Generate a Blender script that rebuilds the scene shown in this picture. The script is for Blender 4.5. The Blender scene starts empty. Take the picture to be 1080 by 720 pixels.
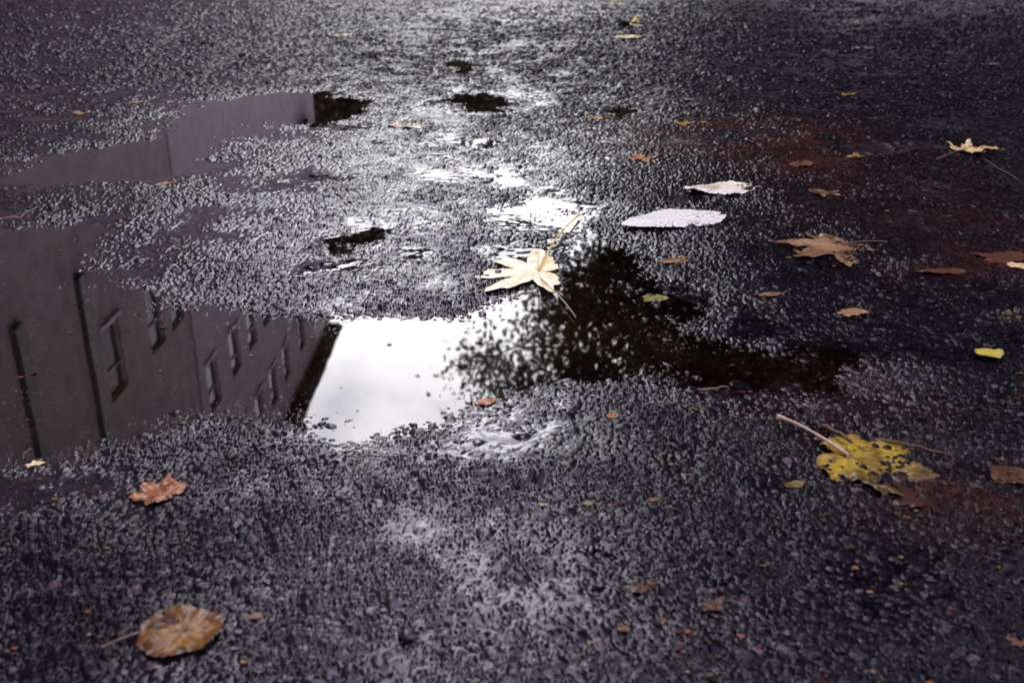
import bpy, math, random
import numpy as np
random.seed(7); np.random.seed(7)
C = bpy.context.scene.collection
R = math.radians
PITCH = R(22.5); F = 1050.0; CH = 0.5
cp, sp = math.cos(PITCH), math.sin(PITCH)

def g(px, py):
    """photo pixel -> point on the ground plane"""
    dx = (px-540)/F; dy = -(py-360)/F
    d = (dx, cp+dy*sp, -sp+dy*cp)
    t = CH/(-d[2])
    return (d[0]*t, d[1]*t)

# ------------------------------------------------------------------ helpers
def link(o, parent=None):
    C.objects.link(o)
    if parent: o.parent = parent
    return o
def tag(o, label=None, cat=None, group=None, kind=None):
    if label: o['label'] = label
    if cat: o['category'] = cat
    if group: o['group'] = group
    if kind: o['kind'] = kind
    return o
def empty(name, loc, label, cat, group=None):
    o = bpy.data.objects.new(name, None); o.empty_display_size = .1
    o.location = loc; link(o); return tag(o, label, cat, group)
def mesh(name, V, Fc, mat, parent=None, smooth=True):
    m = bpy.data.meshes.new(name)
    V = np.asarray(V, dtype=np.float32)
    if isinstance(Fc, np.ndarray):
        n, k = Fc.shape
        m.vertices.add(len(V)); m.vertices.foreach_set('co', V.ravel())
        m.loops.add(n*k); m.loops.foreach_set('vertex_index', Fc.astype(np.int32).ravel())
        m.polygons.add(n); m.polygons.foreach_set('loop_start', np.arange(0, n*k, k, dtype=np.int32))
        m.update(calc_edges=True)
    else:
        m.from_pydata([tuple(map(float, v)) for v in V], [], Fc)
    m.polygons.foreach_set('use_smooth', [smooth]*len(m.polygons))
    m.materials.append(mat); m.update()
    return link(bpy.data.objects.new(name, m), parent)
class MB:
    def __init__(s): s.v = []; s.f = []
    def quad(s, a, b, c, d):
        n = len(s.v); s.v += [a, b, c, d]; s.f.append((n, n+1, n+2, n+3))
    def box(s, x0, x1, y0, y1, z0, z1):
        n = len(s.v)
        s.v += [(x, y, z) for z in (z0, z1) for y in (y0, y1) for x in (x0, x1)]
        for q in ((0,2,3,1),(4,5,7,6),(0,1,5,4),(2,6,7,3),(0,4,6,2),(1,3,7,5)): s.f.append(tuple(n+i for i in q))
    def tube(s, pts, rad, k=6):
        n = len(s.v)
        P = [np.array(p, float) for p in pts]
        for i, p in enumerate(P):
            t = P[min(i+1, len(P)-1)]-P[max(i-1, 0)]; t /= (np.linalg.norm(t)+1e-9)
            a = np.cross(t, (0, 0, 1)) if abs(t[2]) < .9 else np.cross(t, (1, 0, 0)); a /= np.linalg.norm(a)
            b = np.cross(t, a); r = rad[i] if hasattr(rad, '__len__') else rad
            for j in range(k):
                an = 2*math.pi*j/k
                s.v.append(tuple(p+r*(math.cos(an)*a+math.sin(an)*b)))
        for i in range(len(P)-1):
            for j in range(k):
                s.f.append((n+i*k+j, n+i*k+(j+1) % k, n+(i+1)*k+(j+1) % k, n+(i+1)*k+j))
        s.f.append(tuple(n+j for j in range(k))); m = n+(len(P)-1)*k
        s.f.append(tuple(m+j for j in reversed(range(k))))
    def build(s, name, mat, parent=None, smooth=False): return mesh(name, s.v, s.f, mat, parent, smooth)

# ------------------------------------------------------------------ numeric noise
def hsh(ix, iy, seed):
    h = (ix.astype(np.int64)*374761393 + iy.astype(np.int64)*668265263 + seed*2147483647*31) & 0xffffffff
    h = ((h ^ (h >> 13))*1274126177) & 0xffffffff
    h = h ^ (h >> 16)
    return h
def h01(h, k):
    h = ((h + k*2654435761) & 0xffffffff)
    h = ((h ^ (h >> 15))*2246822519) & 0xffffffff
    h = h ^ (h >> 13)
    return (h & 0xffff).astype(np.float32)/65535.
def vn(x, y, f, seed):
    X = x*f; Y = y*f; ix = np.floor(X); iy = np.floor(Y); fx = (X-ix); fy = (Y-iy)
    fx = fx*fx*(3-2*fx); fy = fy*fy*(3-2*fy)
    r = lambda a, b: h01(hsh(ix+a, iy+b, seed), 1)
    return (r(0,0)*(1-fx)+r(1,0)*fx)*(1-fy)+(r(0,1)*(1-fx)+r(1,1)*fx)*fy
def fbm(x, y, f, seed, o=3):
    s = 0; a = .5; t = 0
    for i in range(o):
        s = s+a*vn(x, y, f, seed+i*17); t += a; a *= .5; f *= 2.03
    return s/t*2-1
def stones(x, y, size, seed):
    X = x/size; Y = y/size; ix = np.floor(X); iy = np.floor(Y)
    best = np.full(x.shape, -1., np.float32); tone = np.zeros(x.shape, np.float32)
    for a in (-1, 0, 1):
        for b in (-1, 0, 1):
            h = hsh(ix+a, iy+b, seed)
            ddx = ix+a+.1+.8*h01(h, 1)-X; ddy = iy+b+.1+.8*h01(h, 2)-Y
            th = h01(h, 3)*3.14; c = np.cos(th); s_ = np.sin(th); asp = .8+.4*h01(h, 4)
            u = (ddx*c+ddy*s_)*asp; v = (-ddx*s_+ddy*c)/asp
            rr = .40+.30*h01(h, 5); hh = .3+.7*h01(h, 6)
            q = (np.abs(u)**2.6+np.abs(v)**2.6)/rr**2.6
            tilt = (h01(h, 7)-.5)*ddx*2.0+(h01(h, 8)-.5)*ddy*2.0
            z = (hh*(1-q)+tilt).astype(np.float32)
            m = z > best
            best = np.where(m, z, best); tone = np.where(m, h01(h, 9), tone)
    return np.clip(best, 0, 1.2), tone
def sst(a, b, x):
    t = np.clip((x-a)/(b-a), 0, 1); return t*t*(3-2*t)

# ------------------------------------------------------------------ puddle shapes (traced, then laid on the ground)
PUD = [
 ([(-60,262),(-40,240),(0,236),(50,232),(100,232),(118,240),(98,258),(112,282),(150,303),(200,316),(260,322),(330,329),(400,331),(460,327),(505,320),(530,306),(560,290),(588,262),(596,248),(572,240),(535,232),(508,221),(520,209),(560,203),(600,207),(625,220),(640,236),(650,256),(680,276),(712,304),(735,335),(770,358),(850,370),(905,380),(928,398),(918,412),(870,414),(800,408),(740,405),(660,407),(590,411),(545,419),(505,432),(470,448),(420,461),(365,467),(312,462),(298,452),(235,447),(172,459),(110,478),(60,494),(0,506),(-90,520)],
  'large irregular puddle mirroring a building, white sky and a tree'),
 ([(-60,208),(-10,184),(30,168),(90,154),(135,143),(165,119),(200,106),(250,101),(300,96),(360,97),(408,105),(408,121),(360,132),(300,138),(255,148),(235,162),(222,176),(180,188),(120,195),(50,196),(0,199)],
  'long shallow puddle behind the large one, far left'),
 ([(456,106),(478,98),(510,95),(544,101),(554,111),(522,120),(484,119)], 'small dark puddle in the middle distance behind the pale maple leaf'),
 ([(308,264),(330,250),(365,246),(404,243),(394,259),(374,270),(338,272)], 'small puddle just behind the large puddle, left of the maple leaf'),
 ([(478,153),(496,141),(532,142),(548,150),(516,159)], 'thin bright sliver of water behind the pale maple leaf'),
 ([(506,191),(524,176),(556,182),(552,197),(526,201)], 'tiny bright puddle closest behind the large one'),
 ([(452,66),(488,57),(518,68),(512,90),(474,86)], 'tiny dark puddle farthest down the road'),
 ([(620,118),(655,107),(690,116),(674,129),(636,127)], 'tiny dark puddle right of the middle distance one'),
]
PW = [np.array([g(*p) for p in poly]) for poly, _ in PUD]
GX0, GX1, GY0, GY1, GS = -3.6, 3.6, .3, 9.3, .015
nx = int((GX1-GX0)/GS)+1; ny = int((GY1-GY0)/GS)+1
gx, gy = np.meshgrid(GX0+GS*np.arange(nx), GY0+GS*np.arange(ny))
def sdf(poly, x, y):
    d = np.full(x.shape, 1e9); ins = np.zeros(x.shape, bool)
    n = len(poly)
    for i in range(n):
        ax, ay = poly[i]; bx, by = poly[(i+1) % n]
        ex, ey = bx-ax, by-ay
        t = np.clip(((x-ax)*ex+(y-ay)*ey)/(ex*ex+ey*ey), 0, 1)
        d = np.minimum(d, (x-ax-t*ex)**2+(y-ay-t*ey)**2)
        c = ((ay > y) != (by > y))
        with np.errstate(divide='ignore', invalid='ignore'):
            ins ^= c & (x < ex*(y-ay)/(ey if ey else 1e-9)+ax)
    return np.where(ins, -1, 1)*np.sqrt(d)
SD = np.stack([sdf(p, gx, gy) for p in PW])
which = SD.argmin(0); S = SD.min(0)
def S_at(x, y):
    u = np.clip((np.asarray(x)-GX0)/GS, 0, nx-1.001); v = np.clip((np.asarray(y)-GY0)/GS, 0, ny-1.001)
    i = u.astype(int); j = v.astype(int); a = u-i; b = v-j
    return (S[j, i]*(1-a)+S[j, i+1]*a)*(1-b)+(S[j+1, i]*(1-a)+S[j+1, i+1]*a)*b
def macro(x, y):
    s = S_at(x, y)
    s = s+.026*fbm(x, y, 16, 3, 3)+.016*fbm(x, y, 48, 4, 2)+.02*fbm(x, y, 4, 9, 2)*np.clip(y/2, .4, 2)
    sl = .040+.034*fbm(x, y, 2.2, 21, 2)
    m = -.0016+sl*s
    m = np.where(m > .004, .004+.010*(1-np.exp(-(m-.004)/.010)), m)
    m = np.maximum(m, -.010)
    out = sst(0, .12, s)
    return m+out*(.0016*fbm(x, y, 5.5, 33, 3)+.0035*(fbm(x, y, 1.3, 41, 2))*.6+.002)

def blob(x, y, px, py, rx, ry):
    cx, cy = g(px, py)
    wx = abs(g(px+rx, py)[0]-cx); wy = abs(g(px, py-ry)[1]-g(px, py+ry)[1])/2
    return np.exp(-(((x-cx)/wx)**2+((y-cy)/wy)**2))

# ------------------------------------------------------------------ ground sheet
NR, NCOL = 1650, 1600
Yf = .47*np.exp(np.linspace(0, math.log(11/.47), NR))
Yr = np.concatenate([[-150, -50, -15, -4, -1, 0, .25, .40], Yf, [13, 15, 20, 30, 60, 120, 400]])
off = np.array([.02, .1, .4, 1.5, 6, 25, 90, 300])
u = np.linspace(-1, 1, NCOL)
W = .30+.55*np.clip(Yr, 0, 12)
Xg = np.concatenate([(-W[:, None]-off[::-1][None, :]), W[:, None]*u[None, :], (W[:, None]+off[None, :])], 1)
Yg = np.repeat(Yr[:, None], Xg.shape[1], 1)
x = Xg.ravel(); y = Yg.ravel()
s_ = S_at(x, y)
m_ = macro(x, y)
wx = x+.0009*fbm(x, y, 150, 5, 2); wy = y+.0009*fbm(x, y, 150, 6, 2)
a1, t1 = stones(wx, wy, .0078, 1)
a2, t2 = stones(wx, wy, .0040, 2)
a3, t3 = stones(wx, wy, .0150, 3)
a4, t4 = stones(wx, wy, .025, 4)
st = np.maximum(a1*.0042, a2*.0026+.0003)
tone = np.where(a1*.0042 > a2*.0026+.0003, t1, t2)
big = (t3 > .78)
tone = np.where(big & (a3*.0058 > st), t3*1.7 % 1, tone)
st = np.where(big & (a3*.0058 > st), a3*.0058, st)
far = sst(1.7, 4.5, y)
st = st*(1+.6*far)+far*a4*.009*(t4 > .45)
rough = .86+1.0*fbm(x, y, 12, 77, 3)+.3*fbm(x, y, 2.2, 78, 2)
rough = np.clip(rough, .2, 1.55)
silt = sst(-.002, -.009, m_)
st = st*rough*(1-.75*silt)+.0003*fbm(x, y, 420, 51, 2)*(1-.6*silt)
# water film held in the hollows between stones
flm = .0006+.0012*fbm(x, y, 9, 61, 3)+.0008*fbm(x, y, 34, 63, 2)
flm = flm+.0005*np.clip(blob(x, y, 400, 190, 180, 80)+blob(x, y, 520, 150, 90, 60)+.4*blob(x, y, 470, 550, 170, 150), 0, 1)
flm = flm+.0014*np.clip(blob(x, y, 800, 655, 150, 50)+.5*blob(x, y, 770, 150, 110, 25), 0, 1)
flm = flm+.0006*sst(.15, .02, s_)
flm = np.clip(flm, -.0005, .0032)
zst = m_+st
lvl = m_+flm+.0005*fbm(x, y, 70, 71, 2)
dd = lvl-zst
film = sst(-.0004, .0004, dd)
KS = .0002
z = np.maximum(zst, lvl)+KS*np.log1p(np.exp(-np.abs(dd)/KS))   # surface tension rounds the film onto the stones
# stone specular: wet puddle rims plus painted sheen down the middle, dulled elsewhere
gloss = .075+.42*blob(x, y, 400, 195, 230, 100)+.60*blob(x, y, 470, 560, 160, 190)+.12*sst(.1, 0, s_)
gloss = gloss*(1+.4*fbm(x, y, 3.5, 95, 2))*(1-.6*far)
glint = (tone > .80) & (tone < .90)
gloss = np.where(glint, gloss*2.2, gloss)
rgh = .04+.20*((tone*13) % 1)**1.3
rgh = np.where(glint, .05, rgh)
# colours
base = np.array([.0066, .0048, .0086])
tint = base[None, :]*(.25+1.6*tone[:, None]**1.6)
lite = (tone > .965)[:, None]
tint = np.where(lite, np.array([.10, .072, .078])[None, :]*(.4+.8*((tone*97) % 1))[:, None], tint)
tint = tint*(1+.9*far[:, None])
brown = np.clip(blob(x,y,775,148,120,24)*1.5+blob(x,y,850,395,110,24)*.3+blob(x,y,1010,540,80,45)*.7+blob(x,y,1050,283,50,14)+blob(x,y,985,297,40,9)
    +.3*blob(x,y,900,450,150,60)+.4*blob(x,y,980,230,120,50)+.7*blob(x,y,860,185,60,20), 0, 1)*(.6+.9*fbm(x,y,14,81,3))
brown = np.clip(brown, 0, 1)[:, None]
tint = tint*(1-brown)+brown*np.array([.040, .012, .010])[None, :]*(.3+1.2*tone[:, None])
gloss = gloss*(1-.6*brown[:, 0])
sb = silt[:, None]
spk = (t2 > .94)[:, None]*sb
tint = tint*(1-sb)+sb*np.array([.022, .017, .010])[None, :]*(1+.8*fbm(x, y, 24, 91, 4)[:, None])
tint = np.where(spk > .5, np.array([.08, .052, .026])[None, :], tint)
tint = np.clip(tint, 0, 1)

nr, nc = Xg.shape
idx = np.arange(nr*nc, dtype=np.int32).reshape(nr, nc)
Fq = np.stack([idx[:-1, :-1], idx[:-1, 1:], idx[1:, 1:], idx[1:, :-1]], -1).reshape(-1, 4)

def nt(name):
    m = bpy.data.materials.new(name); m.use_nodes = True
    t = m.node_tree; b = t.nodes['Principled BSDF']
    return m, t, b
def noise_bump(t, b, scale, strength, dist, detail=3, coord='Object'):
    tc = t.nodes.new('ShaderNodeTexCoord'); n = t.nodes.new('ShaderNodeTexNoise')
    n.inputs['Scale'].default_value = scale; n.inputs['Detail'].default_value = detail
    bm = t.nodes.new('ShaderNodeBump'); bm.inputs['Strength'].default_value = strength; bm.inputs['Distance'].default_value = dist
    t.links.new(tc.outputs[coord], n.inputs['Vector']); t.links.new(n.outputs['Fac'], bm.inputs['Height'])
    t.links.new(bm.outputs['Normal'], b.inputs['Normal']); return n, bm

m_asph, t, b = nt('wet_asphalt')
at = t.nodes.new('ShaderNodeAttribute'); at.attribute_name = 'tint'
af = t.nodes.new('ShaderNodeAttribute'); af.attribute_name = 'surf'
sx = t.nodes.new('ShaderNodeSeparateColor'); t.links.new(af.outputs['Color'], sx.inputs[0])
n, bm = noise_bump(t, b, 620, .5, .001, 3)
inv = t.nodes.new('ShaderNodeMath'); inv.operation = 'MULTIPLY_ADD'; inv.inputs[1].default_value = -.35; inv.inputs[2].default_value = .38
t.links.new(sx.outputs[0], inv.inputs[0]); t.links.new(inv.outputs[0], bm.inputs['Strength'])
t.links.new(sx.outputs[2], b.inputs['Roughness']); t.links.new(sx.outputs[1], b.inputs['Specular IOR Level'])
mx = t.nodes.new('ShaderNodeMix'); mx.data_type = 'RGBA'; mx.blend_type = 'MULTIPLY'; mx.inputs[0].default_value = .8
cr = t.nodes.new('ShaderNodeValToRGB'); cr.color_ramp.elements[0].position = .3; cr.color_ramp.elements[0].color = (.35,.33,.36,1); cr.color_ramp.elements[1].position = .7; cr.color_ramp.elements[1].color = (1.5,1.45,1.5,1)
t.links.new(n.outputs['Fac'], cr.inputs[0]); t.links.new(at.outputs['Color'], mx.inputs[6]); t.links.new(cr.outputs[0], mx.inputs[7])
t.links.new(mx.outputs[2], b.inputs['Base Color']); b.inputs['IOR'].default_value = 1.5
b.inputs['Specular Tint'].default_value = (.90, .83, 1, 1)

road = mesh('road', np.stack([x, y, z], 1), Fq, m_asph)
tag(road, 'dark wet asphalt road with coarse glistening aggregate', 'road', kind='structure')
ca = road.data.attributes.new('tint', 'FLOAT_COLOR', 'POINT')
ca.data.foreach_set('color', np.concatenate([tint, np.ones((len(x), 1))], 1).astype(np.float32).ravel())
ca = road.data.attributes.new('surf', 'FLOAT_COLOR', 'POINT')
sg = gloss*(1-film)+film*(.20+.50*np.clip(gloss*1.7, 0, 1))*(1-.35*far)
sr = rgh*(1-film)+film*.03
ca.data.foreach_set('color', np.stack([film, np.clip(sg, .04, .8), np.clip(sr, .02, .6), np.ones(len(x))], 1).astype(np.float32).ravel())

# ------------------------------------------------------------------ water
m_wat = bpy.data.materials.new('puddle_water'); m_wat.use_nodes = True
t = m_wat.node_tree; t.nodes.remove(t.nodes['Principled BSDF'])
out = t.nodes['Material Output']
fr = t.nodes.new('ShaderNodeFresnel'); fr.inputs['IOR'].default_value = 1.75
gl = t.nodes.new('ShaderNodeBsdfGlossy'); gl.inputs['Roughness'].default_value = .018; gl.inputs['Color'].default_value = (1, .985, 1, 1)
tr = t.nodes.new('ShaderNodeBsdfTransparent'); tr.inputs['Color'].default_value = (.9, .82, .7, 1)
ms = t.nodes.new('ShaderNodeMixShader')
tc = t.nodes.new('ShaderNodeTexCoord'); n = t.nodes.new('ShaderNodeTexNoise'); n.inputs['Scale'].default_value = 9; n.inputs['Detail'].default_value = 2
bm = t.nodes.new('ShaderNodeBump'); bm.inputs['Strength'].default_value = .06; bm.inputs['Distance'].default_value = .0015
t.links.new(tc.outputs['Object'], n.inputs['Vector']); t.links.new(n.outputs['Fac'], bm.inputs['Height'])
for nn in (fr, gl): t.links.new(bm.outputs['Normal'], nn.inputs['Normal'])
t.links.new(fr.outputs[0], ms.inputs[0]); t.links.new(tr.outputs[0], ms.inputs[1]); t.links.new(gl.outputs[0], ms.inputs[2]); t.links.new(ms.outputs[0], out.inputs['Surface'])
for k, (poly, lab) in enumerate(PUD):
    near = (which == k) & (S < .13)
    c = near[:-1, :-1]
    jj, ii = np.nonzero(c)
    vid = {}; V = []; Q = []
    def vv(i, j):
        if (i, j) not in vid: vid[(i, j)] = len(V); V.append((GX0+GS*i, GY0+GS*j, 0.))
        return vid[(i, j)]
    for i, j in zip(ii.tolist(), jj.tolist()):
        Q.append((vv(i, j), vv(i+1, j), vv(i+1, j+1), vv(i, j+1)))
    o = mesh('puddle', V, Q, m_wat)
    tag(o, lab, 'puddle', kind='structure')

# ------------------------------------------------------------------ leaves
m_leaf, t, b = nt('leaf_blade')
at = t.nodes.new('ShaderNodeAttribute'); at.attribute_name = 'tint'
n, bm = noise_bump(t, b, 160, .35, .0012, 4)
cr = t.nodes.new('ShaderNodeValToRGB'); cr.color_ramp.elements[0].position = .3; cr.color_ramp.elements[0].color = (.66,.61,.54,1); cr.color_ramp.elements[1].position = .6; cr.color_ramp.elements[1].color = (1.12,1.1,1.07,1)
mx = t.nodes.new('ShaderNodeMix'); mx.data_type = 'RGBA'; mx.blend_type = 'MULTIPLY'; mx.inputs[0].default_value = .75
t.links.new(n.outputs['Fac'], cr.inputs[0]); t.links.new(at.outputs['Color'], mx.inputs[6]); t.links.new(cr.outputs[0], mx.inputs[7]); t.links.new(mx.outputs[2], b.inputs['Base Color'])
b.inputs['Roughness'].default_value = .22; b.inputs['Specular IOR Level'].default_value = .28
def flat_mat(name, col, rough=.5, scale=60, var=.4, bump=.2):
    m, t, b = nt(name)
    n, bm = noise_bump(t, b, scale, bump, .002, 4)
    cr = t.nodes.new('ShaderNodeValToRGB')
    cr.color_ramp.elements[0].position = .3; cr.color_ramp.elements[0].color = tuple(c*(1-var) for c in col)+(1,)
    cr.color_ramp.elements[1].position = .7; cr.color_ramp.elements[1].color = tuple(min(1, c*(1+var)) for c in col)+(1,)
    t.links.new(n.outputs['Fac'], cr.inputs[0]); t.links.new(cr.outputs[0], b.inputs['Base Color']); b.inputs['Roughness'].default_value = rough
    return m
m_stem_y = flat_mat('stem_yellow', (.60,.40,.11), .5, 200, .2)
m_stem_p = flat_mat('stem_pale', (.56,.40,.29), .5, 200, .2)
m_stem_b = flat_mat('stem_brown', (.11,.055,.03), .4, 200)
m_stem_k = flat_mat('twig_dark', (.028,.02,.018), .35, 200)

MAP = [(0,1.0),(5,.80),(9,.84),(13,.66),(20,.50),(26,.36),(33,.56),(37,.66),(43,.88),(47,.97),(52,.76),(57,.77),(62,.55),(72,.36),(82,.48),(91,.66),(97,.74),(104,.52),(112,.50),(124,.36),(140,.30),(156,.24),(170,.14),(180,.05)]
def outline(kind, rng, ratio, fill=0):
    N = 200; th = np.linspace(-math.pi, math.pi, N, endpoint=False)
    if kind == 'maple':
        a = np.degrees(np.abs(th)); r = np.interp(a, [p[0] for p in MAP], [p[1] for p in MAP])
        r = r*(1-fill)+fill*np.interp(a, [0, 60, 110, 150, 180], [.9, .8, .62, .45, .2])
        r = r*(1+.14*np.interp(th, np.linspace(-3.2, 3.2, 12), rng.uniform(-1, 1, 12))+.02*rng.standard_normal(N))
        return np.stack([r*np.cos(th), r*np.sin(th)*ratio], 1), th
    if kind == 'oval':
        tt = (np.cos(th)+1)/2
        w = np.sin(np.pi*tt**.85)**.75*.5*ratio
        w = w*(1+.05*rng.standard_normal(N)+.2*np.interp(th, np.linspace(-3.2, 3.2, 14), rng.uniform(-1, 1, 14)))
        xx = np.cos(th)*.5
        yy = np.where(th >= 0, 1, -1)*w
        return np.stack([xx, yy], 1), th
    if kind == 'disc':
        r = 1+.14*np.interp(th, np.linspace(-3.2, 3.2, 15), rng.uniform(-1, 1, 15))+.025*rng.standard_normal(N)
        return np.stack([.5*r*np.cos(th), .5*r*np.sin(th)*ratio], 1), th
    k = 13
    v = rng.uniform(.4, 1.08, k-1)
    r = np.interp(th, np.linspace(-math.pi, math.pi, k), np.append(v, v[0]))
    r = r*(1+.06*rng.standard_normal(N))
    return np.stack([.5*r*np.cos(th), .5*r*np.sin(th)*ratio], 1), th
RINGS = np.array([0, .1, .22, .34, .46, .57, .67, .76, .84, .91, .96, 1.])
def blade(kind, L, rot, ca_, cb_, seed, ratio=1., curl=.1, wave=.04, grad=None, cc=None, rimc=None, fill=0):
    rng = np.random.RandomState(seed); oc, th = outline(kind, rng, ratio, fill)
    N = len(th); P = (RINGS[:, None, None]*oc[None]).reshape(-1, 2)*L
    TH = np.tile(th, len(RINGS)); RR = np.repeat(RINGS, N)
    rad = np.hypot(P[:, 0], P[:, 1])/L
    ph = rng.uniform(0, 6.28)
    zz = curl*L*rad**2*(.55+.6*np.cos(2*(TH-ph))+.35*np.cos(3*TH+ph*2))
    zz = zz+wave*L*(fbm(P[:, 0]/L+seed, P[:, 1]/L, 3.5, seed, 2)+.4*fbm(P[:, 0]/L+seed, P[:, 1]/L, 11, seed+2, 2))*np.minimum(1, rad*2)
    if kind == 'maple':
        va = np.radians([0, 47, -47, 97, -97]); dv = np.min([np.abs(np.sin(np.clip(TH-a, -1.5, 1.5)))*rad for a in va], 0)
        rib = np.abs(((rad*11+np.abs(TH)*1.3) % 1)-.5)
    else:
        dv = np.abs(P[:, 1])/L; rib = np.abs(((P[:, 0]/L*9-np.abs(P[:, 1])/L*7) % 1)-.5)
    vein = np.clip(1-dv/.022, 0, 1)+.35*np.clip(1-rib/.12, 0, 1)*(dv > .02)
    zz = zz-.006*L*vein
    zz = np.maximum(zz, -.015*L)
    c, s = math.cos(rot), math.sin(rot)
    V = np.stack([P[:, 0]*c-P[:, 1]*s, P[:, 0]*s+P[:, 1]*c, zz], 1)
    f = np.clip(.5+1.1*fbm(P[:, 0]/L+seed*3, P[:, 1]/L, 3.2, seed+5, 3), 0, 1)
    if grad is not None:
        f = np.clip(f*1.1-.55+(P[:, 0]*grad[0]+P[:, 1]*grad[1])/L+grad[2], 0, 1)
    col = np.array(ca_)[None]*(1-f[:, None])+np.array(cb_)[None]*f[:, None]
    if cc is not None:
        q = sst(.56, .72, .6*vn(P[:, 0]/L, P[:, 1]/L, 7, seed+9)+.4*vn(P[:, 0]/L, P[:, 1]/L, 19, seed+19))[:, None]; col = col*(1-q)+np.array(cc)[None]*q
    if rimc is not None:
        q = (sst(.75, 1., RR)*.7)[:, None]; col = col*(1-q)+np.array(rimc)[None]*q
    col = col*(1+.35*np.clip(vein, 0, 1)[:, None])
    idx = np.arange(len(RINGS)*N).reshape(len(RINGS), N); nx_ = np.roll(idx, -1, 1)
    Q = np.stack([idx[:-1], idx[1:], nx_[1:], nx_[:-1]], -1).reshape(-1, 4)
    return V, Q, np.clip(col, 0, .92)
def add_leaf(name, label, kind, A, B, ca_, cb_, seed, lift=.004, stem=None, stem_mat=None, stem_r=.0012, bend=.05, group=None, cat='leaf', **kw):
    ax, ay = g(*A); bx, by = g(*B)
    L = math.hypot(bx-ax, by-ay); rot = math.atan2(by-ay, bx-ax)
    ox, oy = (ax, ay) if kind == 'maple' else ((ax+bx)/2, (ay+by)/2)
    zb = max(0., float(macro(np.array([ox]), np.array([oy]))[0])+.002)+lift
    V, Q, col = blade(kind, L, rot, ca_, cb_, seed, **kw)
    if stem is None:
        o = mesh(name, V, Q, m_leaf); o.location = (ox, oy, zb); tag(o, label, cat, group); bl = o
    else:
        o = empty(name, (ox, oy, zb), label, cat, group)
        bl = mesh('blade', V, Q, m_leaf, o)
        (ex, ey), h = g(*stem[0]), stem[1]
        sx, sy = (0, 0) if kind == 'maple' else (ax-ox, ay-oy)
        dx, dy = ex-ox-sx, ey-oy-sy; pts = []
        for i in range(11):
            k = i/10
            pts.append((sx+dx*k-dy*bend*math.sin(3.1*k), sy+dy*k+dx*bend*math.sin(3.1*k), .0022+h*math.sin(math.pi*min(1, k*.9))-.2*lift*k))
        mb = MB(); mb.tube(pts, [stem_r*(1-.25*math.sin(math.pi*i/10))*(1.5 if i == 10 else 1) for i in range(11)], 8)
        mb.build('stem', stem_mat or m_stem_y, o, True)
    a = bl.data.attributes.new('tint', 'FLOAT_COLOR', 'POINT')
    a.data.foreach_set('color', np.concatenate([col, np.ones((len(V), 1))], 1).astype(np.float32).ravel())
    return o
CREAM = (.84,.68,.38); PALE = (.90,.80,.56); YEL = (.44,.32,.035); OCH = (.32,.16,.04); ORG = (.36,.11,.03); TAN = (.34,.19,.095); BRN = (.095,.04,.022); RED = (.24,.028,.02); DKB = (.038,.015,.011); WHT = (.92,.91,.88); OLV = (.20,.18,.035)
add_leaf('maple_leaf','pale cream maple leaf lying half in the large puddle with its long stem raised','maple',(568,289),(470,291),PALE,CREAM,31,lift=.004,stem=((611,230),.005),stem_mat=m_stem_y,stem_r=.0018,bend=.02,curl=.02,wave=.02,fill=-.15)
add_leaf('fallen_leaf','smooth white leaf lying face down, pointed at its left end','oval',(764,231),(655,242),WHT,WHT,12,ratio=.56,curl=.015,wave=.01)
add_leaf('fallen_leaf','crinkled cream white leaf just behind the smooth white one','oval',(722,208),(808,203),WHT,PALE,13,ratio=.52,curl=.04,wave=.06,cc=(.60,.45,.25))
add_leaf('maple_leaf','tan brown curled maple leaf on the asphalt right of the puddle','maple',(886,268),(834,281),(.20,.105,.055),(.32,.20,.105),44,curl=.02,wave=.07,lift=.001,fill=.05,cc=(.06,.028,.018),stem=((934,266),.003),stem_mat=m_stem_b)
add_leaf('maple_leaf','pale yellow curled maple leaf near the right edge, farther back','maple',(1018,168),(1050,165),(.54,.41,.16),CREAM,15,curl=.10,wave=.16,cc=OCH,stem=((985,180),.008),stem_mat=m_stem_b)
add_leaf('fallen_leaf','small lemon yellow leaf lying flat at the right edge','oval',(1030,384),(1055,379),(.54,.42,.035),(.52,.46,.12),16,ratio=.8,curl=.06,rimc=OLV)
add_leaf('maple_leaf','large yellow maple leaf with decaying brown end in the right foreground','maple',(893,492),(994,514),(.38,.26,.035),(.055,.025,.015),17,curl=.01,wave=.12,lift=.002,fill=.5,grad=(1.9,-1.0,-.44),cc=(.12,.075,.018),rimc=(.13,.08,.02),stem=((820,453),.008),stem_mat=m_stem_p,stem_r=.0022)
add_leaf('fallen_leaf','rotting reddish brown leaf under the large yellow maple leaf','scrap',(930,512),(1055,556),(.060,.024,.018),DKB,18,ratio=.9,curl=.01,wave=.07,lift=-.001,cc=(.016,.009,.008))
add_leaf('fallen_leaf','soft dark brown leaf in front of the rotting reddish one','scrap',(885,532),(1000,572),(.05,.022,.016),DKB,180,ratio=.6,curl=.01,wave=.07,lift=-.0015,cc=(.016,.009,.008))
add_leaf('maple_leaf','small orange brown leaf with ragged lobes in the left foreground','maple',(178,530),(150,520),(.27,.085,.024),(.30,.13,.055),19,curl=.03,wave=.10,fill=.5,lift=.002,cc=BRN)
add_leaf('fallen_leaf','round mustard brown leaf at the bottom left with thin stem','disc',(152,685),(237,676),(.22,.105,.020),(.12,.048,.015),20,ratio=1.,curl=.005,wave=.04,lift=.0015,cc=(.05,.022,.011),rimc=(.08,.033,.014),stem=((112,702),.002),stem_mat=m_stem_b)
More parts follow.
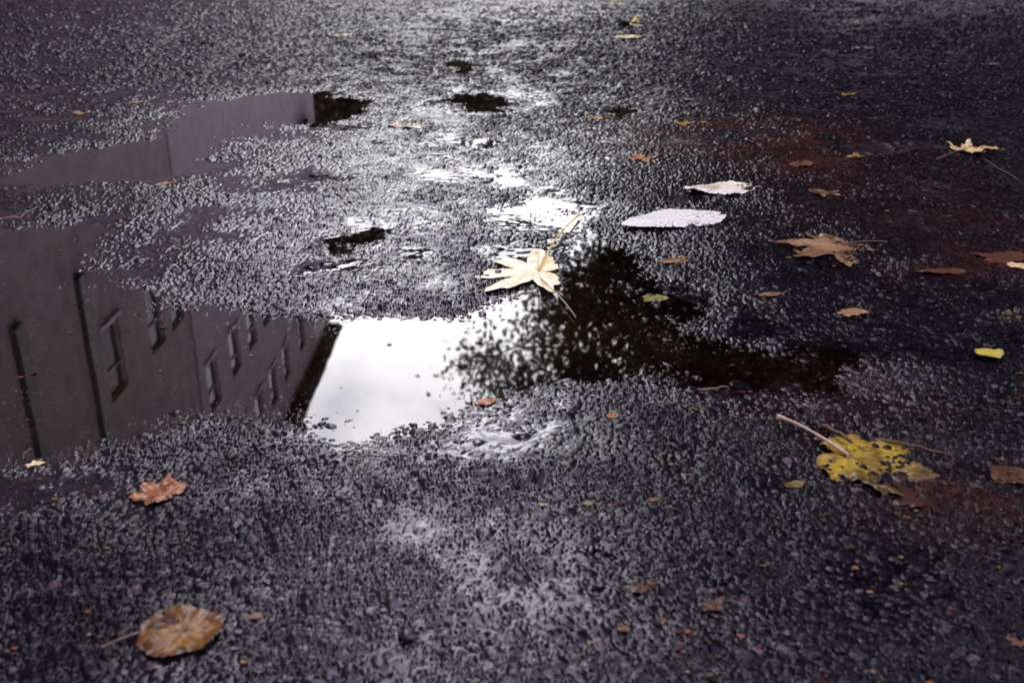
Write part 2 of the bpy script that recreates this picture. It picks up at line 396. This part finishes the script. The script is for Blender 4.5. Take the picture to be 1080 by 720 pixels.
add_leaf('fallen_leaf','pale yellow leaf lying flat in the middle distance at the top','oval',(648,45),(681,43),(.72,.62,.24),CREAM,21,ratio=.7,curl=.05)
add_leaf('fallen_leaf','upright golden leaf behind the pale flat one at the top','oval',(662,33),(670,27),(.5,.32,.03),YEL,22,ratio=.4,curl=.3,stem=((662,40),.004),stem_mat=m_stem_b)
SM = [
 ((650,4),(664,2),YEL,OCH,'golden leaf farthest back at the top centre'),
 ((342,11),(364,8),CREAM,TAN,'cream leaf far back left of centre at the top'),
 ((355,43),(372,40),ORG,TAN,'orange leaf in the distance below the cream one at the top'),
 ((252,65),(274,61),CREAM,PALE,'cream crumpled leaf in the upper left distance'),
 ((283,8),(294,6),RED,RED,'small red leaf far back at the top left'),
 ((72,125),(102,121),OCH,TAN,'ochre leaf behind the long puddle at the left'),
 ((17,118),(33,113),OCH,BRN,'brown ochre leaf near the left edge behind the long puddle'),
 ((139,112),(152,108),TAN,CREAM,'small tan leaf beside the back rim of the long puddle'),
 ((866,30),(904,27),OCH,(.36,.24,.06),'wide mustard leaf in the upper right distance'),
 ((906,56),(919,53),CREAM,PALE,'small cream leaf in the upper right distance'),
 ((823,23),(843,21),TAN,BRN,'faded brown leaf in the top right distance'),
 ((937,1),(953,0),YEL,CREAM,'yellow leaf cut by the top edge at the right'),
 ((998,23),(1012,21),TAN,OCH,'small tan leaf in the top right corner distance'),
 ((1036,74),(1050,72),TAN,BRN,'dull brown leaf at the upper right side'),
 ((612,126),(652,122),OCH,BRN,'flat ochre leaf between the tiny dark puddles'),
 ((712,137),(748,134),(.40,.26,.06),OCH,'flat mustard leaf at the edge of the reddish wet patch'),
 ((664,176),(694,170),TAN,ORG,'folded tan leaf behind the white leaves'),
 ((850,211),(888,214),BRN,TAN,'crumpled brown leaf behind the tan maple leaf'),
 ((833,183),(858,180),BRN,ORG,'dark brown leaf behind the crumpled brown one'),
 ((892,174),(910,171),TAN,OCH,'small tan leaf at the right of the reddish patch'),
 ((878,337),(912,335),TAN,(.30,.18,.10),'flat tan leaf between the puddle and right edge'),
 ((800,318),(824,315),TAN,BRN,'small pinkish tan leaf just right of the puddle rim'),
 ((672,316),(708,313),(.12,.08,.03),OLV,'olive yellow leaf sunk at the right rim of the puddle'),
 ((694,281),(730,275),TAN,BRN,'faded tan leaf in front of the smooth white leaf'),
 ((500,426),(526,422),ORG,RED,'small orange leaf on the front rim of the puddle'),
 ((476,173),(489,171),ORG,OCH,'tiny orange leaf behind the pale maple leaf'),
 ((163,200),(187,194),BRN,TAN,'small brown leaf in front of the long puddle'),
 ((190,41),(214,38),OLV,OLV,'olive green leaf in the upper left distance'),
 ((960,298),(1018,296),(.09,.038,.025),BRN,'flat brown soaked leaf right of the tan maple leaf'),
 ((1030,290),(1078,276),(.10,.034,.024),BRN,'reddish brown soaked leaf at the right edge'),
 ((1062,294),(1078,290),TAN,CREAM,'little tan leaf beside the soaked one at the right edge'),
 ((263,667),(283,662),(.14,.036,.024),BRN,'small red brown leaf at the bottom left beside the mustard leaf'),
 ((24,492),(48,488),TAN,CREAM,'small tan leaf at the front rim of the puddle, far left'),
 ((826,524),(848,520),OLV,BRN,'small olive leaf left of the large yellow maple leaf'),
 ((655,640),(690,626),(.035,.017,.013),BRN,'soaked brown leaf in the right half of the foreground'),
 ((735,660),(766,648),(.035,.017,.013),BRN,'soaked brown leaf at the bottom, right of centre'),
 ((1050,520),(1078,505),(.08,.036,.02),BRN,'brown leaf at the right edge beside the rotting leaf'),
 ((888,106),(902,105),YEL,YEL,'tiny yellow leaf in the upper right'),
 ((1049,345),(1075,340),(.08,.055,.02),OLV,'dull olive leaf above the lemon yellow one'),
 ((410,136),(446,139),TAN,CREAM,'thin pale leaf shred behind the puddles'),
 ((612,546),(630,542),OLV,BRN,'faint olive leaf shred in the foreground centre'),
 ((805,58),(814,56),RED,BRN,'tiny reddish leaf in the top right distance'),
 ((640,446),(652,443),ORG,TAN,'tiny orange shred in front of the puddle'),
 ((1060,700),(1076,690),(.14,.08,.05),BRN,'pinkish tan shred in the bottom right corner'),
]
for i, (A, B, c1, c2, lab) in enumerate(SM):
    add_leaf('fallen_leaf', lab, 'scrap' if i % 3 else 'oval', A, B, c1, c2, 100+i, ratio=random.uniform(.5, .9), curl=.04, wave=.08, lift=.0012, cc=BRN if i % 2 else None)

def twig(name, label, pts, r, mat, h=.004):
    W_ = [g(*p) for p in pts]; ox, oy = W_[0]
    zb = max(0., float(macro(np.array([ox]), np.array([oy]))[0]))+.004
    P = []
    for i in range(len(W_)-1):
        for k in range(5):
            q = k/5; P.append((W_[i][0]*(1-q)+W_[i+1][0]*q-ox+random.uniform(-1, 1)*.0008, W_[i][1]*(1-q)+W_[i+1][1]*q-oy, h*random.uniform(.3, 1)))
    P.append((W_[-1][0]-ox, W_[-1][1]-oy, h*.4))
    mb = MB(); mb.tube(P, [r*(1-.5*i/len(P)) for i in range(len(P))], 7)
    o = mb.build(name, mat, None, True); o.location = (ox, oy, zb); return tag(o, label, 'twig')
twig('leaf_stalk','thin brown leaf stalk lying in the puddle in front of the pale maple leaf',[(571,298),(590,316),(607,338)],.0011,m_stem_p,.003)
twig('twig','thick dark twig beside the stem of the large yellow leaf',[(866,458),(890,470),(912,486)],.0030,m_stem_b)
twig('twig','thin dark twig behind the large yellow maple leaf',[(922,473),(960,480),(1003,490)],.0018,m_stem_b)
twig('twig','brown twig at the left edge between the two large puddles',[(0,236),(22,234),(44,222)],.0028,m_stem_b,.008)
twig('twig','black forked twig on the road near the top centre',[(452,36),(475,37),(512,41)],.006,m_stem_k,.01)
twig('twig','short brown twig on the front rim of the puddle, right part',[(735,416),(768,413)],.0018,m_stem_b)
twig('twig','fine twig on the asphalt just in front of the puddle, left of centre',[(368,488),(420,490)],.0011,m_stem_b)
twig('twig','short dark twig at the far right behind the lemon leaf',[(1035,178),(1078,205)],.0018,m_stem_k)
def pebble(label, px, py, r, mat, seed):
    ox, oy = g(px, py)
    V = []; Q = []
    n1, n2 = 8, 14
    for i in range(n1+1):
        for j in range(n2):
            a = math.pi*i/n1; b_ = 2*math.pi*j/n2
            V.append((math.sin(a)*math.cos(b_), math.sin(a)*math.sin(b_), math.cos(a)))
    V = np.array(V); V = V*(1+.22*fbm(V[:, 0]+V[:, 2]+seed, V[:, 1]-V[:, 2]*.7, 1.6, seed, 2))[:, None]*np.array([1.3, .9, .6])*r
    for i in range(n1):
        for j in range(n2): Q.append((i*n2+j, (i+1)*n2+j, (i+1)*n2+(j+1) % n2, i*n2+(j+1) % n2))
    o = mesh('pebble', V, Q, mat); o.location = (ox, oy, max(0., float(macro(np.array([ox]), np.array([oy]))[0]))+.003+r*.3); return tag(o, label, 'stone')
m_pk = flat_mat('pebble_dark', (.014,.012,.014), .25, 90)
pebble('black lump of stone on the road near the top centre right', 617, 61, .022, m_pk, 1)
pebble('small black stone at the bottom left of centre', 431, 686, .006, m_pk, 2)
pebble('dark stone left of the twigs behind the large yellow leaf', 852, 434, .006, m_pk, 3)

rng = np.random.RandomState(5); V = []; Q = []; CO = []
pal = [OCH, OCH, TAN, BRN, BRN, (.12,.055,.04), (.12,.055,.04), BRN, TAN]
for i in range(1300):
    yy = .5*math.exp(rng.uniform(0, 2.7)); xx = rng.uniform(-1, 1)*(.3+.6*yy)
    if rng.uniform() < .4: xx = abs(xx)
    r = rng.uniform(.0008, .0024)*(1+.25*yy) ; r *= (1.7 if rng.uniform() < .10 else 1)
    k = rng.randint(5, 8); a0 = rng.uniform(0, 6.28)
    zb = max(.0005, float(macro(np.array([xx]), np.array([yy]))[0])+.0028)
    n0 = len(V); tx, ty = rng.uniform(-.4, .4, 2); c = pal[rng.randint(len(pal))]
    c = tuple(q*rng.uniform(.3, .75) for q in c)
    for j in range(k):
        a = a0+2*math.pi*j/k; q = r*rng.uniform(.5, 1.2); dx, dy = q*math.cos(a)*1.4, q*math.sin(a)
        V.append((xx+dx, yy+dy, zb+abs(dx*tx+dy*ty))); CO.append(c+(1,))
    Q.append(tuple(range(n0, n0+k)))
o = mesh('leaf_crumbs', V, Q, m_leaf)
a = o.data.attributes.new('tint', 'FLOAT_COLOR', 'POINT'); a.data.foreach_set('color', np.array(CO, np.float32).ravel())
tag(o, 'tiny brown and yellow leaf crumbs strewn over the wet asphalt', 'leaf litter', kind='stuff')

# ------------------------------------------------------------------ buildings seen in the reflection
m_wA = flat_mat('render_brown', (.30,.235,.225), .9, 2.5, .2)
m_wB = flat_mat('render_grey', (.37,.31,.31), .9, 2.5, .15)
m_fr = flat_mat('window_frame', (.30,.27,.27), .5, 10, .1)
m_sur = flat_mat('window_surround', (.56,.50,.49), .7, 6, .1)
m_dk = flat_mat('dark_metal', (.03,.028,.035), .45, 10, .2)
m_rf = flat_mat('roof_dark', (.045,.035,.036), .7, 6, .3)
m_gl, t, b = nt('window_glass'); b.inputs['Base Color'].default_value = (.010,.011,.014,1); b.inputs['Roughness'].default_value = .06; b.inputs['Specular IOR Level'].default_value = .25
noise_bump(t, b, 1.2, .05, .01)
def building(name, label, xf, y0, y1, hgt, wins, wall, depth=9, pipes=(), balc=()):
    root = empty(name, (xf-depth/2, (y0+y1)/2, 0), label, 'building')
    ox, oy = xf-depth/2, (y0+y1)/2
    T = lambda mb: setattr(mb, 'v', [(a-ox, b_-oy, c) for a, b_, c in mb.v])
    ys = sorted({y0, y1, *[w[0] for w in wins], *[w[1] for w in wins]}); zs = sorted({-.1, hgt, *[w[2] for w in wins], *[w[3] for w in wins]})
    mb = MB()
    for i in range(len(ys)-1):
        for j in range(len(zs)-1):
            cy, cz = (ys[i]+ys[i+1])/2, (zs[j]+zs[j+1])/2
            if any(w[0] < cy < w[1] and w[2] < cz < w[3] for w in wins): continue
            mb.quad((xf, ys[i], zs[j]), (xf, ys[i+1], zs[j]), (xf, ys[i+1], zs[j+1]), (xf, ys[i], zs[j+1]))
    r = .14
    for a, b_, c, d in wins:
        mb.quad((xf, a, c), (xf-r, a, c), (xf-r, a, d), (xf, a, d)); mb.quad((xf, b_, c), (xf, b_, d), (xf-r, b_, d), (xf-r, b_, c))
        mb.quad((xf, a, c), (xf, b_, c), (xf-r, b_, c), (xf-r, a, c)); mb.quad((xf, a, d), (xf-r, a, d), (xf-r, b_, d), (xf, b_, d))
    X = xf-depth
    mb.quad((X, y0, -.1), (xf, y0, -.1), (xf, y0, hgt), (X, y0, hgt)); mb.quad((X, y1, -.1), (X, y1, hgt), (xf, y1, hgt), (xf, y1, -.1)); mb.quad((X, y0, -.1), (X, y0, hgt), (X, y1, hgt), (X, y1, -.1))
    T(mb); mb.build('wall', wall, root)
    mb = MB(); e = .42
    mb.box(X-.2, xf+e, y0+.01, y1+.25, hgt+.002, hgt+.28)
    yk = y0+.6
    while yk < y1:
        mb.box(xf+.005, xf+e-.04, yk-.06, yk+.06, hgt-.16, hgt-.002); yk += .9
    xm = (X+xf)/2; n = len(mb.v)
    mb.v += [(X-.2, y0+.01, hgt+.282), (xf+e, y0+.01, hgt+.282), (xm, y0+.01, hgt+3.2), (X-.2, y1+.25, hgt+.282), (xf+e, y1+.25, hgt+.282), (xm, y1+.25, hgt+3.2)]
    mb.f += [(n, n+1, n+2), (n+3, n+5, n+4), (n+1, n+4, n+5, n+2), (n, n+2, n+5, n+3)]
    T(mb); rf = mb.build('roof', m_rf, root)
    mb = MB(); mb.tube([(xf+e+.06, y0+.05, hgt+.2), (xf+e+.06, y1+.2, hgt+.2)], .09, 8); T(mb); mb.build('gutter', m_dk, rf)
    for a, b_, c, d in wins:
        mb = MB(); q = xf-r+.02; w = .04
        for bx in ((a+.002, a+w, c+.002, d-.002), (b_-w, b_-.002, c+.002, d-.002), (a+w+.001, b_-w-.001, c+.002, c+w), (a+w+.001, b_-w-.001, d-w, d-.002), (a+w+.001, b_-w-.001, (c+d)/2+.2, (c+d)/2+.25)):
            mb.box(q, q+.05, *bx)
        T(mb); f = mb.build('window', m_fr, root)
        mb = MB(); mb.quad((q+.01, a, c), (q+.01, b_, c), (q+.01, b_, d), (q+.01, a, d)); T(mb); mb.build('pane', m_gl, f)
        mb = MB(); mb.box(xf+.003, xf+.06, a-.08, b_+.08, c-.10, c-.003); T(mb); mb.build('sill', m_sur, f)
    for p in pipes:
        mb = MB(); mb.box(xf+.002, xf+.12, p-.17, p+.17, 5.6, hgt-.17); T(mb); mb.build('pilaster', m_dk, root)
    for p, zz in balc:
        mb = MB(); mb.box(xf+.13, xf+.75, p-1.0, p+1.0, zz-.15, zz); mb.box(xf+.002, xf+.129, p-.9, p+.9, zz-.28, zz-.13); T(mb); bb = mb.build('balcony', m_rf, root)
        mb = MB(); mb.box(xf+.70, xf+.73, p-1.0, p+1.0, zz+.001, zz+.95); T(mb); mb.build('railing', m_dk, bb)
    return root
def wl(cols, floors, ww): return [(c-ww/2, c+ww/2, a, b_) for c in cols for a, b_ in floors]
building('apartment_building','brown rendered building with dark pilasters mirrored at the left of the puddle',-8.3,-4,23.9,16,
    wl([1,7],[(3.9,5.5),(7.0,8.7),(10.4,12.0)],.9)+wl([10,12.6],[(3.9,5.5)],.9)+wl([19.1,21.6,23.1],[(7.0,8.6)],.95),m_wA,pipes=(15.4,18.0,5.5))
building('apartment_building','lighter grey building with eaves and a balcony mirrored beside the white sky',-8.25,23.93,42,16,
    wl([25.0,27.3,29.3,31.3,33.4,36.2,39.2],[(7.0,8.4),(10.4,11.8),(13.4,14.8)],1.05),m_wB,balc=((33.4,10.2),(36.2,13.2),(39.2,6.8)))

# ------------------------------------------------------------------ trees
m_bark = flat_mat('bark', (.035,.026,.02), .8, 8, .4)
m_fol = flat_mat('foliage_dark', (.075,.066,.028), .6, .8, .6)
m_fol2 = flat_mat('foliage_autumn', (.06,.05,.014), .6, .8, .5)
def tree(label, X, Y, tr_h, c, rad, ncl, nlf, mat, seed, ls=.14, sig=.42, group=None):
    rng = np.random.RandomState(seed)
    root = empty('broadleaf_tree', (X, Y, 0), label, 'tree', group)
    mb = MB(); top = np.array([rng.uniform(-.2, .2), rng.uniform(-.2, .2), tr_h])
    R0 = .035*c[2]
    mb.tube([(0, 0, -.1), (0, 0, .4), top*.6, top], [R0*1.4, R0, R0*.8, R0*.7], 10)
    d = rng.standard_normal((ncl, 3)); d /= np.linalg.norm(d, axis=1)[:, None]
    P = d*(rng.uniform(.05, 1, ncl)**.45)[:, None]*np.array(rad)[None]
    P *= (1+.2*np.sin(d[:, :1]*5+seed)*np.cos(d[:, 2:]*4+seed))
    P += np.array(c)[None]-np.array([X, Y, 0])[None]
    mains = []
    for k in range(9):
        e = P[rng.randint(ncl)]*.75+top*.25; mid = (top+e)/2+np.array([0, 0, .5]); mains.append((mid, e))
        mb.tube([top, mid, e], [R0*.45, R0*.28, R0*.1], 6)
    for p in P:
        b0 = min(mains, key=lambda q: np.linalg.norm(q[1]-p))
        s0 = b0[1] if rng.uniform() < .5 else (b0[0]+b0[1])/2
        md = (s0+p)/2+rng.uniform(-.2, .2, 3)
        mb.tube([s0, md, p], [.035, .022, .008], 4)
    mb.build('trunk', m_bark, root, True)
    ce = np.repeat(P, nlf, 0)+rng.standard_normal((ncl*nlf, 3))*sig*np.array([1, 1, .8])
    n = len(ce); a = rng.standard_normal((n, 3)); a /= np.linalg.norm(a, axis=1)[:, None]
    b_ = np.cross(a, rng.standard_normal((n, 3))); b_ /= np.linalg.norm(b_, axis=1)[:, None]
    s = ls*rng.uniform(.6, 1.3, n)[:, None]
    V = np.stack([ce-a*s*.6, ce+b_*s*.42-a*s*.05, ce+a*s*.6, ce-b_*s*.42-a*s*.05], 1).reshape(-1, 3)
    mesh('crown', V, np.arange(4*n).reshape(-1, 4), mat, root, False)
    return root
tree('dense tree whose dark crown is mirrored in the right arm of the puddle', 5.5, 14.5, 3.2, (5.08, 14.5, 7.0), (5.35, 4.2, 4.9), 900, 260, m_fol, 4, ls=.09, sig=.31)
tree('second tree standing nearer the road on the right', 11, 8, 3.5, (10.0, 8, 7.2), (4.8, 5, 5.0), 260, 110, m_fol2, 8)
tree('tall narrow tree just beyond the end of the grey building', -7.4, 47, 3, (-7.4, 47, 8.7), (2.4, 2.0, 7.4), 160, 140, m_fol, 9, ls=.26, sig=.5)
G = 'row of trees closing the far end of the road'
for i, (X, Y, h) in enumerate([(-15,62,9),(-11,60,9.5),(-5.5,61,11.5),(-1.2,60,12.5),(2.8,57,11),(7,60,11.5),(12.5,57,12),(18,54,12),(24,50,13),(30,44,13)]):
    tree('distant bushy tree standing at the far end of the road', X, Y, 2, (X, Y, h*.53), (3.7, 3, h*.46), 110, 100, m_fol, 20+i, ls=.36, sig=.6, group=G)

# ------------------------------------------------------------------ sky and sun
w = bpy.data.worlds.new('World'); bpy.context.scene.world = w; w.use_nodes = True
t = w.node_tree; t.nodes.clear()
out = t.nodes.new('ShaderNodeOutputWorld')
sk = t.nodes.new('ShaderNodeTexSky'); sk.sky_type = 'NISHITA'; sk.sun_disc = False; sk.sun_elevation = R(66); sk.sun_rotation = R(-8)
b1 = t.nodes.new('ShaderNodeBackground'); b1.inputs[1].default_value = .08; t.links.new(sk.outputs[0], b1.inputs[0])
tc = t.nodes.new('ShaderNodeTexCoord'); n = t.nodes.new('ShaderNodeTexNoise'); n.inputs['Scale'].default_value = 7; n.inputs['Detail'].default_value = 6; n.inputs['Roughness'].default_value = .5
mp = t.nodes.new('ShaderNodeMapping'); mp.inputs['Scale'].default_value = (1, 1, 1.6)
t.links.new(tc.outputs['Generated'], mp.inputs[0]); t.links.new(mp.outputs[0], n.inputs['Vector'])
cr = t.nodes.new('ShaderNodeValToRGB'); cr.color_ramp.elements[0].position = .38; cr.color_ramp.elements[0].color = (.66,.665,.71,1); cr.color_ramp.elements[1].position = .60; cr.color_ramp.elements[1].color = (1,.985,1,1)
t.links.new(n.outputs['Fac'], cr.inputs[0])
nm = t.nodes.new('ShaderNodeVectorMath'); nm.operation = 'NORMALIZE'; t.links.new(tc.outputs['Generated'], nm.inputs[0])
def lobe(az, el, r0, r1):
    """1 inside r1 degrees of the direction, 0 beyond r0: added sky brightening, shaped to steer the light"""
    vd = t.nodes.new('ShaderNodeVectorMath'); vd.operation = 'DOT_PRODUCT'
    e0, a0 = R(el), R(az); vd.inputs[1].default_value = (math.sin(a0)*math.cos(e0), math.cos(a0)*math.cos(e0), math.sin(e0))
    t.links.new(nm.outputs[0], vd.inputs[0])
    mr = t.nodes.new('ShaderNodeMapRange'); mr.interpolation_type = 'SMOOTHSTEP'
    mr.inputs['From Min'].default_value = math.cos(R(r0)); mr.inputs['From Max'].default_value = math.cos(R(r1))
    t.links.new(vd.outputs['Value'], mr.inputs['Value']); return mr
l1 = lobe(-6, 25, 34, 12); l2 = lobe(115, 35, 62, 20)  # bright sky ahead; second lobe added out of view to light the facades
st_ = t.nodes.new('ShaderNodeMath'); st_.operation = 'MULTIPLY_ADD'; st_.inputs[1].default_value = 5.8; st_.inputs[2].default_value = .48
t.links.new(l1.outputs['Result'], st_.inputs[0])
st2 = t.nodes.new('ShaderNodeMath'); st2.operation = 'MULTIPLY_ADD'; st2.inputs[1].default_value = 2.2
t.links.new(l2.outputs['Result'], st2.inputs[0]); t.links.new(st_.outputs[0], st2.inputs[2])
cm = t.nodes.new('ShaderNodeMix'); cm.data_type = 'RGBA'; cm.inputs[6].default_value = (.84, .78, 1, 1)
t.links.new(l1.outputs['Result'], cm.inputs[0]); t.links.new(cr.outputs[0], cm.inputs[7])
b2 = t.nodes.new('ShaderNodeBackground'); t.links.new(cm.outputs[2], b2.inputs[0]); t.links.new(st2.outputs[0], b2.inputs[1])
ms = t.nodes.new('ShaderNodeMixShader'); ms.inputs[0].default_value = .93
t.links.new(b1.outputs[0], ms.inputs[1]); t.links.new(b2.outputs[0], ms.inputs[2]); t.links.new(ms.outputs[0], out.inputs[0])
sl = bpy.data.lights.new('sun', 'SUN'); sl.energy = .7; sl.angle = R(18); sl.color = (1, .97, .94)
so = bpy.data.objects.new('sun', sl); link(so)
from mathutils import Vector
dirv = Vector((math.sin(R(-8))*math.cos(R(66)), math.cos(R(-8))*math.cos(R(66)), math.sin(R(66))))
so.rotation_euler = dirv.to_track_quat('Z', 'Y').to_euler(); so.location = dirv*30

cam = bpy.data.cameras.new('camera'); cam.lens = 35; cam.sensor_width = 36; cam.clip_start = .02; cam.clip_end = 1500
cam.dof.use_dof = True; cam.dof.focus_distance = 1.4; cam.dof.aperture_fstop = 8
co = bpy.data.objects.new('camera', cam); link(co); co.location = (0, 0, CH); co.rotation_euler = (R(90)-PITCH, 0, 0)
sc = bpy.context.scene; sc.camera = co
sc.view_settings.view_transform = 'Standard'; sc.view_settings.look = 'None'; sc.view_settings.exposure = 0
